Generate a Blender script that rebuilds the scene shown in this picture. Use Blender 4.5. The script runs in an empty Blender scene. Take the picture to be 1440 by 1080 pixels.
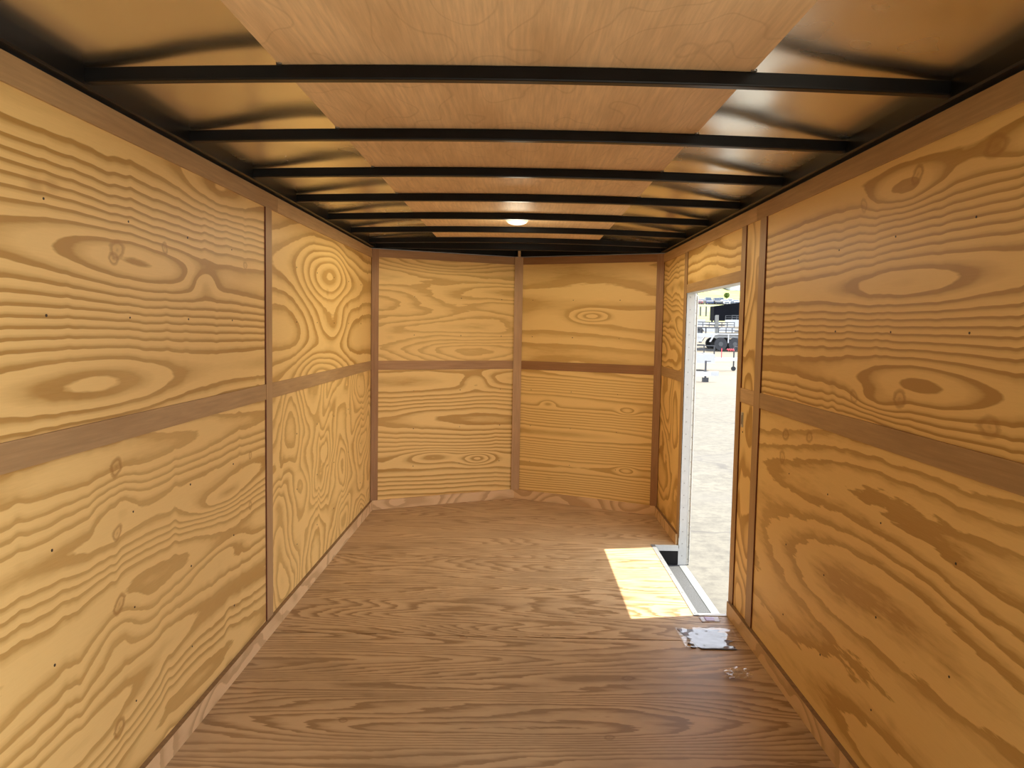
import bpy, bmesh, math, random
from mathutils import Vector, Matrix, noise as mnoise
random.seed(4)
S = bpy.context.scene
COL = S.collection

# ------------------------------------------------------------------ camera
F_PX, CAM_X, CAM_Z, PITCH, YAW, ROLL = 1108.23, 0.0188, 1.3364, 0.0713, -0.0079, 0.0180
fw = Vector((math.sin(YAW) * math.cos(PITCH), math.cos(YAW) * math.cos(PITCH), -math.sin(PITCH)))
rt = fw.cross(Vector((0, 0, 1))).normalized()
up = rt.cross(fw)
r2 = rt * math.cos(ROLL) + up * math.sin(ROLL)
u2 = -rt * math.sin(ROLL) + up * math.cos(ROLL)
cd = bpy.data.cameras.new('camera')
cd.sensor_width = 36.0
cd.lens = F_PX / 1440.0 * 36.0
cd.clip_start, cd.clip_end = 0.02, 2000
cam = bpy.data.objects.new('camera', cd)
COL.objects.link(cam)
m = Matrix(((r2.x, u2.x, -fw.x, CAM_X), (r2.y, u2.y, -fw.y, 0), (r2.z, u2.z, -fw.z, CAM_Z), (0, 0, 0, 1)))
cam.matrix_world = m
S.camera = cam

# ------------------------------------------------------------------ sky, sun, exposure
SUN_DIR = Vector((1.0, 0.20, 2.90)).normalized()          # towards the sun
SKY, SUN, EXPO = 3.2, 12.0, 0.2
REAR_Y = 0.72
w = bpy.data.worlds.new('world')
S.world = w
w.use_nodes = True
bg = w.node_tree.nodes['Background']
bg.inputs[0].default_value = (0.90, 0.95, 1.05, 1)        # bright, evenly hazy summer sky
bg.inputs[1].default_value = SKY
sl = bpy.data.lights.new('sun', 'SUN')
sl.energy = SUN
sl.angle = math.radians(0.53)
sl.color = (1.0, 0.94, 0.80)
so = bpy.data.objects.new('sun', sl)
so.rotation_euler = (-SUN_DIR).to_track_quat('-Z', 'Y').to_euler()
so.location = (8, 2, 20)
COL.objects.link(so)
vs = S.view_settings
vs.view_transform = 'Standard'
vs.look = 'None'
vs.gamma = 1.0
vs.use_curve_mapping = False
vs.exposure = EXPO
S.cycles.max_bounces = 14
S.cycles.diffuse_bounces = 9
S.cycles.glossy_bounces = 4
S.cycles.transparent_max_bounces = 12
S.cycles.sample_clamp_indirect = 8.0

# ------------------------------------------------------------------ node helpers
def new_mat(name):
    mt = bpy.data.materials.new(name)
    mt.use_nodes = True
    return mt, mt.node_tree, mt.node_tree.nodes['Principled BSDF']

class G:
    """small wrapper that writes node graphs as expressions"""
    def __init__(s, t): s.t = t
    def put(s, sock, v):
        if isinstance(v, (int, float)): sock.default_value = v
        elif isinstance(v, tuple): sock.default_value = v
        else: s.t.links.new(v, sock)
    def math(s, op, a, b=None, c=None):
        n = s.t.nodes.new('ShaderNodeMath'); n.operation = op
        s.put(n.inputs[0], a)
        if b is not None: s.put(n.inputs[1], b)
        if c is not None: s.put(n.inputs[2], c)
        return n.outputs[0]
    def add(s, a, b): return s.math('ADD', a, b)
    def mul(s, a, b): return s.math('MULTIPLY', a, b)
    def comb(s, x, y, z=0.0):
        n = s.t.nodes.new('ShaderNodeCombineXYZ')
        for i, v in enumerate((x, y, z)): s.put(n.inputs[i], v)
        return n.outputs[0]
    def noise(s, vec, scale=1.0, detail=2.0, rough=0.5):
        n = s.t.nodes.new('ShaderNodeTexNoise')
        s.t.links.new(vec, n.inputs['Vector'])
        n.inputs['Scale'].default_value = scale
        n.inputs['Detail'].default_value = detail
        n.inputs['Roughness'].default_value = rough
        return n.outputs[0]
    def ramp(s, fac, stops):
        n = s.t.nodes.new('ShaderNodeValToRGB')
        e = n.color_ramp.elements
        while len(e) < len(stops): e.new(0.5)
        for i, (p, c) in enumerate(stops):
            e[i].position = p
            e[i].color = (c, c, c, 1) if isinstance(c, (int, float)) else (c[0], c[1], c[2], 1)
        s.t.links.new(fac, n.inputs[0])
        return n.outputs[0]
    def mix(s, fac, a, b, mode='MIX'):
        n = s.t.nodes.new('ShaderNodeMix'); n.data_type = 'RGBA'; n.blend_type = mode
        s.put(n.inputs[0], fac)
        s.put(n.inputs[6], a if not isinstance(a, tuple) else (*a[:3], 1))
        s.put(n.inputs[7], b if not isinstance(b, tuple) else (*b[:3], 1))
        return n.outputs[2]
    def coords(s, kind='Object'):
        n = s.t.nodes.new('ShaderNodeTexCoord')
        x = s.t.nodes.new('ShaderNodeSeparateXYZ')
        s.t.links.new(n.outputs[kind], x.inputs[0])
        return n.outputs[kind], x.outputs[0], x.outputs[1], x.outputs[2]
    def bump(s, bsdf, h, strength=0.2, dist=0.002):
        n = s.t.nodes.new('ShaderNodeBump')
        n.inputs['Strength'].default_value = strength
        n.inputs['Distance'].default_value = dist
        s.t.links.new(h, n.inputs['Height'])
        s.t.links.new(n.outputs[0], bsdf.inputs['Normal'])

PINE_L, PINE_D = (0.83, 0.565, 0.215), (0.465, 0.255, 0.060)

def pine(name, axes, seed, A=0.0, v0=0.0, P=0.33, warp=0.10, stretch=0.5, N=5.0, scale=1.6, bumps=(), kink=0.012,
         light=PINE_L, dark=PINE_D, jag=0.16, tilt=0.0, contrast=1.0, rough=0.55, dirt=0.0, knots=()):
    """rotary-cut pine veneer: contour bands of a smooth field. axes = (along the grain, across it)"""
    mt, t, b = new_mat(name)
    g = G(t)
    _, X, Y, Z = g.coords()
    ax = {'x': X, 'y': Y, 'z': Z}
    u, v = ax[axes[0]], ax[axes[1]]
    us = g.mul(u, stretch)
    P0 = g.comb(us, v, seed * 3.17)
    # shift across the grain: broad sweep + chatter that lines up across the sheet
    n1 = g.add(g.noise(P0, 1.7, 2, 0.45), -0.5)
    k = g.add(g.noise(g.comb(g.mul(u, 9.0), g.mul(v, 1.1), seed * 1.7), 1.0, 1.0), -0.5)
    k = g.mul(g.mul(k, g.math('ABSOLUTE', k)), 3.2)      # sparse, sharp kinks
    vv = g.add(v, g.add(g.mul(n1, warp * 2.2), g.mul(k, kink * 2)))
    if tilt: vv = g.add(vv, g.mul(u, tilt))
    n2 = g.noise(g.comb(us, vv, seed * 5.3 + 1.1), scale, 1.5, 0.4)
    h = g.mul(n2, N)
    if A:
        h = g.add(h, g.mul(g.math('COSINE', g.mul(g.add(vv, -v0), math.pi / P)), A))
    for (uc, vc, ru, rv, am) in bumps:
        du = g.mul(g.add(u, -uc), 1.0 / ru)
        dv = g.mul(g.add(g.add(v, g.mul(n1, 0.05)), -vc), 1.0 / rv)
        q = g.add(g.mul(du, du), g.mul(dv, dv))
        h = g.add(h, g.mul(g.math('EXPONENT', g.mul(q, -1.0)), am))
    # flame edges
    fl = g.noise(g.comb(g.mul(u, 6.0), g.mul(v, 38.0), seed), 1.0, 3, 0.6)
    h = g.add(h, g.mul(g.add(fl, -0.5), jag))
    fr = g.math('FRACT', h)
    d = g.ramp(fr, [(0.0, 0.0), (0.36, 0.05), (0.60, 0.45), (0.72, 0.95), (0.93, 1.0), (0.985, 0.0)])
    # broad variation of contrast, fine fibre
    cv = g.add(g.mul(g.noise(P0, 3.1, 2), 0.9), 0.42)
    d = g.mul(g.mul(d, cv), contrast)
    fib = g.noise(g.comb(g.mul(u, 14.0), g.mul(v, 260.0), seed), 1.0, 2, 0.6)
    d = g.math('MAXIMUM', g.math('MINIMUM', g.add(d, g.mul(g.add(fib, -0.5), 0.22)), 1.0), 0.0)
    col = g.mix(d, light, dark)
    # small knots along the chatter columns
    vr = t.nodes.new('ShaderNodeTexVoronoi'); vr.inputs['Scale'].default_value = 1.0
    t.links.new(g.comb(g.mul(u, 1.9), g.mul(v, 3.4), seed), vr.inputs['Vector'])
    kn = g.ramp(vr.outputs['Distance'], [(0.0, 1.0), (0.035, 0.8), (0.075, 0.15), (0.10, 0.0)])
    col = g.mix(g.mul(kn, 0.38), col, (dark[0] * .7, dark[1] * .6, dark[2] * .5))
    # knots read off the sheet: a brown ring with a paler heart
    for (uc, vc, ru, rv, st) in knots:
        du = g.mul(g.add(g.add(u, g.mul(g.add(fl, -.5), ru * 1.1)), -uc), 1.0 / ru)
        dv = g.mul(g.add(g.add(v, g.mul(k, rv * 3.0)), -vc), 1.0 / rv)
        q = g.math('SQRT', g.add(g.mul(du, du), g.mul(dv, dv)))
        kf = g.ramp(q, [(0.0, 0.75), (0.22, 0.35), (0.45, 0.30), (0.62, 0.95), (0.80, 0.7), (1.0, 0.0)])
        col = g.mix(g.mul(kf, st), col, (dark[0] * .80, dark[1] * .70, dark[2] * .6))
    if dirt:
        dn = g.ramp(g.noise(g.comb(g.mul(u, 1.0), g.mul(v, 2.0), seed + 9), 2.6, 5, 0.62), [(0.42, 0.0), (0.75, 1.0)])
        col = g.mix(g.mul(dn, dirt), col, (0.20, 0.13, 0.075))
    t.links.new(col, b.inputs['Base Color'])
    b.inputs['Roughness'].default_value = rough
    b.inputs['Specular IOR Level'].default_value = 0.35
    g.bump(b, fib, 0.10, 0.001)
    return mt

def luan(name, axes, c, seed=0.0, streak=0.0, rough=0.55):
    mt, t, b = new_mat(name)
    g = G(t)
    _, X, Y, Z = g.coords()
    ax = {'x': X, 'y': Y, 'z': Z}
    u, v = ax[axes[0]], ax[axes[1]]
    f = g.noise(g.comb(g.mul(u, 5.0), g.mul(v, 90.0), seed), 1.0, 4, 0.65)
    f2 = g.noise(g.comb(g.mul(u, 1.6), g.mul(v, 7.0), seed + 3), 1.0, 3, 0.55)
    col = g.mix(g.ramp(f, [(0.3, 0.0), (0.7, 1.0)]), tuple(x * 0.84 for x in c), tuple(x * 1.12 for x in c))
    col = g.mix(g.mul(g.ramp(f2, [(0.42, 0.0), (0.7, 1.0)]), 0.42), col, (c[0] * .62, c[1] * .52, c[2] * .42))
    if streak:
        wv = g.noise(g.comb(g.mul(u, 1.3), g.mul(v, 2.6), seed + 7), 1.0, 2, 0.5)
        ln = g.ramp(g.math('FRACT', g.mul(wv, 11.0)), [(0.0, 0.0), (0.90, 0.0), (0.955, 1.0), (1.0, 0.0)])
        col = g.mix(g.mul(ln, streak), col, (c[0] * .4, c[1] * .3, c[2] * .22))
        sp = g.ramp(g.noise(g.comb(g.mul(u, 26.0), g.mul(v, 34.0), seed + 2), 1.0, 3, 0.7), [(0.68, 0.0), (0.78, 1.0)])
        col = g.mix(g.mul(sp, streak * 0.8), col, (c[0] * .35, c[1] * .28, c[2] * .2))
    t.links.new(col, b.inputs['Base Color'])
    b.inputs['Roughness'].default_value = rough
    b.inputs['Specular IOR Level'].default_value = 0.3
    g.bump(b, f, 0.08, 0.001)
    return mt

def plain(name, c, rough=0.5, metal=0.0, var=0.12, vscale=9.0, spec=0.5, bump=0.0):
    mt, t, b = new_mat(name)
    g = G(t)
    V, X, Y, Z = g.coords()
    n = g.noise(V, vscale, 4, 0.6)
    col = g.mix(g.ramp(n, [(0.3, 0.0), (0.7, 1.0)]), tuple(x * (1 - var) for x in c), tuple(min(1, x * (1 + var)) for x in c))
    t.links.new(col, b.inputs['Base Color'])
    b.inputs['Roughness'].default_value = rough
    b.inputs['Metallic'].default_value = metal
    b.inputs['Specular IOR Level'].default_value = spec
    if bump: g.bump(b, n, bump, 0.004)
    return mt

# ------------------------------------------------------------------ mesh helpers
def bm_box(bm, a, b):
    vs_ = [bm.verts.new((x, y, z)) for x in (a[0], b[0]) for y in (a[1], b[1]) for z in (a[2], b[2])]
    for q in ((0, 1, 3, 2), (4, 6, 7, 5), (0, 4, 5, 1), (2, 3, 7, 6), (0, 2, 6, 4), (1, 5, 7, 3)):
        bm.faces.new([vs_[i] for i in q])

def bm_prism(bm, poly, z0, z1):
    lo = [bm.verts.new((p[0], p[1], z0)) for p in poly]
    hi = [bm.verts.new((p[0], p[1], z1)) for p in poly]
    n = len(poly)
    bm.faces.new(lo[::-1]); bm.faces.new(hi)
    for i in range(n):
        bm.faces.new((lo[i], lo[(i + 1) % n], hi[(i + 1) % n], hi[i]))

def bm_extr(bm, prof, axis, a, b):
    """extrude a 2-D profile along axis ('x' or 'y'); profile in the other two coords"""
    def P(p, s):
        return (s, p[0], p[1]) if axis == 'x' else (p[0], s, p[1])
    lo = [bm.verts.new(P(p, a)) for p in prof]
    hi = [bm.verts.new(P(p, b)) for p in prof]
    n = len(prof)
    bm.faces.new(lo[::-1]); bm.faces.new(hi)
    for i in range(n):
        bm.faces.new((lo[i], lo[(i + 1) % n], hi[(i + 1) % n], hi[i]))

def bm_cyl(bm, p0, p1, r, seg=12, r2=None, caps=True):
    p0, p1 = Vector(p0), Vector(p1)
    d = (p1 - p0)
    q = d.to_track_quat('Z', 'Y')
    r2 = r if r2 is None else r2
    A = [bm.verts.new(p0 + q @ Vector((r * math.cos(i * 2 * math.pi / seg), r * math.sin(i * 2 * math.pi / seg), 0))) for i in range(seg)]
    B = [bm.verts.new(p1 + q @ Vector((r2 * math.cos(i * 2 * math.pi / seg), r2 * math.sin(i * 2 * math.pi / seg), 0))) for i in range(seg)]
    for i in range(seg):
        bm.faces.new((A[i], A[(i + 1) % seg], B[(i + 1) % seg], B[i]))
    if caps:
        bm.faces.new(A[::-1]); bm.faces.new(B)

def bm_lathe(bm, prof, c, seg=24):
    rings = []
    for r, z in prof:
        if r < 1e-6: rings.append([bm.verts.new((c[0], c[1], c[2] + z))])
        else: rings.append([bm.verts.new((c[0] + r * math.cos(i * 2 * math.pi / seg), c[1] + r * math.sin(i * 2 * math.pi / seg), c[2] + z)) for i in range(seg)])
    for a, b in zip(rings, rings[1:]):
        for i in range(seg):
            j = (i + 1) % seg
            if len(a) == 1 and len(b) == 1: continue
            if len(a) == 1: bm.faces.new((a[0], b[i], b[j]))
            elif len(b) == 1: bm.faces.new((a[i], a[j], b[0]))
            else: bm.faces.new((a[i], a[j], b[j], b[i]))

def link(name, bm, mat, parent=None, smooth=False, bevel=0.0):
    bmesh.ops.recalc_face_normals(bm, faces=bm.faces[:])
    if bevel:
        bmesh.ops.bevel(bm, geom=bm.edges[:], offset=bevel, segments=1, affect='EDGES', profile=0.5, clamp_overlap=True)
    me = bpy.data.meshes.new(name)
    bm.to_mesh(me); bm.free()
    me.materials.append(mat)
    if smooth:
        for p in me.polygons: p.use_smooth = True
    o = bpy.data.objects.new(name, me)
    COL.objects.link(o)
    if parent: o.parent = parent
    return o

def box(name, a, b, mat, parent=None, bevel=0.0):
    bm = bmesh.new(); bm_box(bm, a, b)
    return link(name, bm, mat, parent, bevel=bevel)

def tag(o, label, cat, group=None, kind=None):
    o['label'] = label; o['category'] = cat
    if group: o['group'] = group
    if kind: o['kind'] = kind
    return o

def thing(name, label, cat, loc=(0, 0, 0), rz=0.0, group=None, kind=None):
    o = bpy.data.objects.new(name, None)
    o.empty_display_size = 0.1
    COL.objects.link(o)
    o.location = loc; o.rotation_euler = (0, 0, rz)
    return tag(o, label, cat, group, kind)

def copy_tree(o, parent=None):
    c = o.copy(); COL.objects.link(c)
    if parent: c.parent = parent
    for ch in [x for x in KIDS.get(o.name, ())]:
        copy_tree(ch, c)
    return c
KIDS = {}
def index_kids():
    KIDS.clear()
    for o in bpy.data.objects:
        if o.parent: KIDS.setdefault(o.parent.name, []).append(o)

# ------------------------------------------------------------------ materials
M_BLACK = plain('black_painted_steel', (0.006, 0.0055, 0.0055), 0.34, 0.0, 0.3, 14, 0.22)
M_ALU = plain('mill_aluminium', (0.55, 0.55, 0.52), 0.38, 0.55, 0.08, 30)
M_WHITE = plain('white_trim_metal', (0.50, 0.50, 0.475), 0.4, 0.0, 0.05, 30)
M_SILL = plain('sunlit_sill_metal', (0.17, 0.18, 0.185), 0.5, 0.0, 0.12, 40)  # edging metal with its colour darkened to offset full sun
M_SCREW = plain('screw_steel', (0.30, 0.29, 0.27), 0.4, 0.9, 0.2, 60)
M_NAIL = plain('nail_steel', (0.05, 0.03, 0.018), 0.6, 0.2, 0.2, 80)
M_CUT = plain('sawn_edge_red_brown', (0.16, 0.045, 0.022), 0.7, 0, 0.2, 60)
M_SKIN = plain('white_outer_skin', (0.75, 0.76, 0.77), 0.35, 0.0, 0.03, 5)
M_DARKPLY = plain('dark_ply_edge', (0.24, 0.14, 0.06), 0.7, 0, 0.25, 40)

# metal roof sheet: galvanised, softly mirror-like
M_SHEET, t, b = new_mat('galvanised_roof_sheet')
g = G(t)
V, X, Y, Z = g.coords()
n = g.noise(V, 3.0, 3, 0.5)
t.links.new(g.mix(n, (0.86, 0.84, 0.78), (0.93, 0.91, 0.86)), b.inputs['Base Color'])
b.inputs['Metallic'].default_value = 1.0
t.links.new(g.ramp(g.noise(V, 2.2, 3, 0.6), [(0.0, 0.13), (1.0, 0.36)]), b.inputs['Roughness'])

LUAN = (0.45, 0.285, 0.132)
M_TRIM_Y = luan('luan_trim_along', 'yz', LUAN, 1)
M_TRIM_YL = luan('luan_trim_along_pale', 'yz', (0.57, 0.375, 0.185), 4)
M_TRIM_X = luan('luan_trim_across', 'xz', (0.42, 0.24, 0.115), 2)
M_TRIM_XD = luan('luan_trim_across_red', 'xz', (0.33, 0.165, 0.068), 6)
M_POST = luan('luan_post', 'zy', (0.44, 0.275, 0.13), 3)
M_POSTX = luan('luan_post_front', 'zx', (0.36, 0.195, 0.09), 5)
M_POSTN = luan('luan_post_nose', 'zx', (0.50, 0.31, 0.16), 8)
M_CEIL = luan('luan_ceiling_panel', 'yx', (0.76, 0.545, 0.32), 9, streak=0.22)

# ------------------------------------------------------------------ room measures
W, YC, YN = 1.04, 5.635, 6.148
H, ZRT, ZRB, ZTB, BBH, TB = 1.877, 1.0815, 1.0176, 1.8153, 0.068, 0.018
YPL, YP2, YP1 = 3.278, 3.310, 3.600
YD0, YD1, ZD = 3.668, 4.842, 1.566
XO = 1.10
T = 0.006          # how far the luan strips stand proud

def strip(name, p0, p1, o0, o1, z0, z1, mat, parent, bevel=0.0, cut=None):
    """a board on the wall that runs p0 -> p1 in plan; o = offset towards the room (left-hand normal)"""
    d = Vector((p1[0] - p0[0], p1[1] - p0[1])).normalized()
    n_ = Vector((d.y, -d.x))
    P = lambda p, o: (p[0] + n_.x * o, p[1] + n_.y * o)
    bm = bmesh.new()
    bm_prism(bm, [P(p0, o0), P(p1, o0), P(p1, o1), P(p0, o1)], z0, z1)
    ob = link(name, bm, mat, parent, bevel=bevel)
    if cut:
        ob.data.materials.append(cut)
        for p in ob.data.polygons:
            if p.normal.y < -0.9 and abs(d.y) > 0.5: p.material_index = 1
    return ob

def nails(pts, ax, parent):
    bm = bmesh.new()
    for (a, bb) in pts:
        s = 0.0027 + 0.0012 * random.random()
        if ax == 'L': bm_cyl(bm, (-W - .001, a, bb), (-W + .0012, a, bb), s, 6)
        elif ax == 'R': bm_cyl(bm, (W + .001, a, bb), (W - .0012, a, bb), s, 6)
        else:
            sgn = -1 if a < 0 else 1
            yy = YN - abs(a) * (YN - YC) / W
            d = Vector((-0.442 * sgn * 1.0, -0.897, 0))
            c = Vector((a, yy, bb))
            bm_cyl(bm, c - d * .001, c + d * .0014, s, 6)
    o = link('nail_heads', bm, M_NAIL, parent)
    o['kind'] = 'stuff'
    return o

# ------------------------------------------------------------------ left wall (normal towards +x: run in +y)
wl = box('wall_left', (-XO, REAR_Y, -0.12), (-W - 0.010, YC + 0.02, 1.95), M_SKIN)
tag(wl, 'left trailer wall lined with pale knotty pine plywood sheets', 'wall', kind='structure')
PY = [
 ('LU', REAR_Y, YPL, ZRB, 1.83, pine('pine_left_upper', 'yz', 1.0, A=4.0, v0=1.165, P=0.325, warp=0.045, stretch=0.36, N=2.8, scale=1.5,
      bumps=((2.02, 1.155, 0.42, 0.10, 1.5), (2.15, 1.50, 0.42, 0.09, -1.4), (2.80, 1.79, 0.3, 0.08, 1.2), (2.65, 1.47, 0.12, .05, 1.2)), kink=0.018, contrast=1.15,
      knots=((2.079, 1.524, .045, .030, .7), (2.06, 1.50, .03, .02, .7), (2.359, 1.552, .022, .022, .7), (3.05, 1.56, .025, .018, .6)))),
 ('LL', REAR_Y, YPL, 0.03, ZRT, pine('pine_left_lower', 'yz', 2.0, A=2.2, v0=.75, P=.21, warp=0.10, stretch=0.34, N=7.5, scale=1.9, kink=0.026, jag=0.35, contrast=.9,
      bumps=((2.05, 0.87, 0.12, 0.07, 1.6), (2.05, 0.50, 0.12, 0.07, 1.6), (2.75, .70, .3, .045, 1.6), (2.75, .50, .28, .04, 1.4)),
      knots=((2.052, .954, .035, .028, .8), (2.053, .782, .030, .022, .7), (2.058, .581, .035, .030, .8), (2.046, .237, .035, .03, .8), (3.09, .813, .02, .02, .6), (3.09, .613, .02, .02, .6)))),
 ('LFU', YPL, YC, ZRB, 1.83, pine('pine_left_far_upper', 'yz', 3.0, A=1.2, v0=1.58, P=0.30, warp=0.05, stretch=0.6, N=4.0, scale=1.5,
      bumps=((4.40, 1.60, 0.55, 0.15, 4.5), (4.5, 1.33, 0.45, 0.12, 3.2), (4.25, 1.07, 0.6, 0.12, 4.0)), kink=0.02)),
 ('LFL', YPL, YC, 0.03, ZRT, pine('pine_left_far_lower', 'yz', 4.0, warp=0.16, stretch=0.85, N=15.0, scale=2.1, kink=0.06, jag=0.3, contrast=0.75)),
]
for nm, y0, y1, z0, z1, mt in PY:
    strip('plywood_sheet', (-W, y0 + .001), (-W, y1 - .001), -0.008, 0.0, z0 + .001, z1 - .001, mt, wl)
strip('batten', (-W, YPL), (-W, YPL + 0.080), 0, T, BBH - .02, ZTB, M_POST, wl, cut=M_CUT)
strip('middle_rail', (-W, REAR_Y), (-W, YPL - .001), 0, T - .0005, ZRB, ZRT, M_TRIM_Y, wl)
strip('middle_rail', (-W, YPL + 0.081), (-W, YC - .01), 0, T - .0005, ZRB, ZRT, M_TRIM_Y, wl)
strip('top_trim_board', (-W, REAR_Y), (-W, 3.437), 0, T + .001, ZTB, H, M_TRIM_Y, wl)
strip('top_trim_board', (-W, 3.438), (-W, YC - .005), 0, T + .001, ZTB, H, M_TRIM_YL, wl)
nails([(y, z) for y in (1.38, 1.76, 2.14, 2.52, 2.905, 3.75, 4.13, 4.51, 4.89, 5.27) for z in (1.603, 1.345, 0.81, 0.54, 0.27)], 'L', wl)

# ------------------------------------------------------------------ right wall with the side doorway (normal towards -x: run in -y)
wr = bpy.data.objects.new('wall_right', None); COL.objects.link(wr)
tag(wr, 'right trailer wall lined with amber pine plywood around the side doorway', 'wall', kind='structure')
for a, bb in (((W + .010, REAR_Y, -0.12), (XO, YD0 - .002, 1.95)), ((W + .010, YD1 + .002, -0.12), (XO, YC + .02, 1.95)), ((W + .010, YD0 - .002, ZD + .004), (XO, YD1 + .002, 1.95))):
    box('outer_skin', a, bb, M_SKIN, wr)
RY = [
 (REAR_Y, YP2 + .04, ZRB, 1.83, pine('pine_right_upper', 'yz', 11.0, A=4.0, v0=1.50, P=0.285, warp=0.04, stretch=0.36, N=2.6, scale=1.5,
      bumps=((2.1, 1.475, 0.42, 0.085, 1.6), (2.0, 1.21, 0.3, 0.07, -1.5), (2.15, 1.72, 0.20, 0.05, -2.0), (1.55, 1.73, .2, .05, -1.2), (2.25, 1.14, 0.16, 0.035, -1.5)), kink=0.018, contrast=1.15,
      knots=((2.08, 1.751, .035, .03, .7), (2.111, 1.167, .04, .03, .7), (2.392, 1.716, .025, .025, .5), (1.744, 1.747, .05, .03, .6), (2.40, 1.141, .03, .025, .5), (1.707, 1.141, .05, .03, .6)))),
 (REAR_Y, YP2 + .04, 0.03, ZRT, pine('pine_right_lower', 'yz', 12.0, A=1.0, v0=.6, P=.25, warp=0.09, stretch=0.24, N=9.0, scale=2.0, kink=0.014, jag=0.75, contrast=.9,
      knots=((2.987, .952, .04, .026, .7), (3.016, .866, .035, .03, .6), (2.746, .973, .035, .024, .6)))),
 (YP2 + .04, YP1 + .04, ZRB, 1.83, pine('pine_right_strip_upper', 'zy', 13.0, warp=0.05, stretch=0.7, N=10.0, scale=3.0, kink=0.01)),
 (YP2 + .04, YP1 + .04, 0.03, ZRT, pine('pine_right_strip_lower', 'zy', 14.0, warp=0.06, stretch=0.6, N=11.0, scale=3.0, kink=0.01)),
 (YD0, YD1 + .04, ZD + .004, 1.83, pine('pine_over_door', 'yz', 15.0, A=1.6, v0=1.60, P=0.2, warp=0.07, stretch=0.6, N=4.0, scale=1.8, kink=0.02)),
 (YD1 + .004, YC, ZRB, 1.83, pine('pine_right_far_upper', 'yz', 16.0, A=2.2, v0=1.62, P=0.22, warp=0.12, stretch=1.0, N=5.0, scale=1.9, bumps=((5.25, 1.5, .3, .1, 2),), kink=0.02)),
 (YD1 + .004, YC, 0.03, ZRT, pine('pine_right_far_lower', 'yz', 17.0, warp=0.2, stretch=1.1, N=9.0, scale=2.0, kink=0.03)),
]
for y0, y1, z0, z1, mt in RY:
    strip('plywood_sheet', (W, y1 - .001), (W, y0 + .001), -0.008, 0.0, z0 + .001, z1 - .001, mt, wr)
strip('batten', (W, YP2 + .083), (W, YP2), 0, T, BBH - .02, ZTB, M_POST, wr, cut=M_CUT)
strip('batten', (W, YD0), (W, YP1), 0, T, BBH - .02, ZTB, M_POST, wr, cut=M_CUT)
strip('batten', (W, YD1 + .076), (W, YD1), 0, T, BBH - .02, ZTB, M_POST, wr, cut=M_DARKPLY)
strip('door_header_board', (W, YD1 - .001), (W, YD0 + .001), 0, T - .0005, ZD, 1.618, M_TRIM_Y, wr)
strip('middle_rail', (W, YP2 - .001), (W, REAR_Y), 0, T - .0005, ZRB, ZRT, M_TRIM_Y, wr)
strip('middle_rail', (W, YP1 - .001), (W, YP2 + .084), 0, T - .0005, ZRB, ZRT, M_TRIM_YL, wr)
strip('middle_rail', (W, YC - .02), (W, YD1 + .077), 0, T - .0005, ZRB, ZRT, M_TRIM_Y, wr)
strip('top_trim_board', (W, 3.446), (W, REAR_Y), 0, T + .001, ZTB, H, M_TRIM_Y, wr)
strip('top_trim_board', (W, YC - .005), (W, 3.447), 0, T + .001, ZTB, H, M_TRIM_YL, wr)
nails([(y, z) for y in (1.80, 2.18, 2.56, 2.93) for z in (1.603, 1.343, 0.81, 0.54, 0.27)] + [(5.3, 1.4), (5.3, .6)], 'R', wr)
# latch plate let into the lining beside the door
bm = bmesh.new()
bm_box(bm, (W - .0035, 3.553, 0.905), (W + .002, 3.585, 0.972))
plate = link('strike_plate', bm, M_ALU, wr, bevel=0.002)
plate['label'] = 'small bright metal strike plate'
box('bolt_slot', (W - .0042, 3.561, 0.918), (W - .0030, 3.570, 0.960), M_NAIL, plate)
bm = bmesh.new(); bm_cyl(bm, (W + .001, 3.556, 0.884), (W - .0015, 3.556, 0.884), .004, 10); link('screw_hole', bm, M_NAIL, wr)

# ------------------------------------------------------------------ V-nose front wall
def nose_wall(nm, label, sgn, mats, trim, rail, post):
    """sgn -1: left half (runs corner -> nose), +1: right half (runs nose -> corner)"""
    wv = bpy.data.objects.new(nm, None); COL.objects.link(wv)
    tag(wv, label, 'wall', kind='structure')
    c, n_ = (sgn * W, YC), (0.0, YN)
    p0, p1 = (c, n_) if sgn < 0 else (n_, c)
    strip('outer_skin', p0, p1, -0.06, -0.010, -0.12, 1.98, M_SKIN, wv)
    strip('plywood_sheet', p0, p1, -0.008, 0, ZRB + .001, 1.83, mats[0], wv)
    strip('plywood_sheet', p0, p1, -0.008, 0, 0.03, ZRB - .001, mats[1], wv)
    strip('top_trim_board', p0, p1, 0, T, ZTB + .006, H, trim, wv)
    strip('middle_rail', p0, p1, 0, T, ZRB, ZRT, rail, wv)
    # corner post strip lies on the front half of the corner
    f = 0.047 / W
    q = (c[0] * (1 - f), c[1] + (YN - YC) * f)
    a, b_ = (c, q) if sgn < 0 else (q, c)
    strip('batten', a, b_, 0.0, T + .005, BBH - .02, H, post, wv)
    return wv
MFL = (pine('pine_front_left_upper', 'xz', 21.0, warp=0.04, stretch=0.20, N=16.0, scale=3.6, kink=0.008, jag=.7, contrast=.7),
       pine('pine_front_left_lower', 'xz', 22.0, A=3.0, v0=.92, P=0.30, warp=0.07, stretch=0.42, N=6.0, scale=2.0, kink=0.012, jag=.3,
            bumps=((-0.28, 0.33, .12, .05, 3.0), (-0.6, 0.36, .2, .05, 2.0), (-.3, .92, .1, .06, -1.5))))
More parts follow.
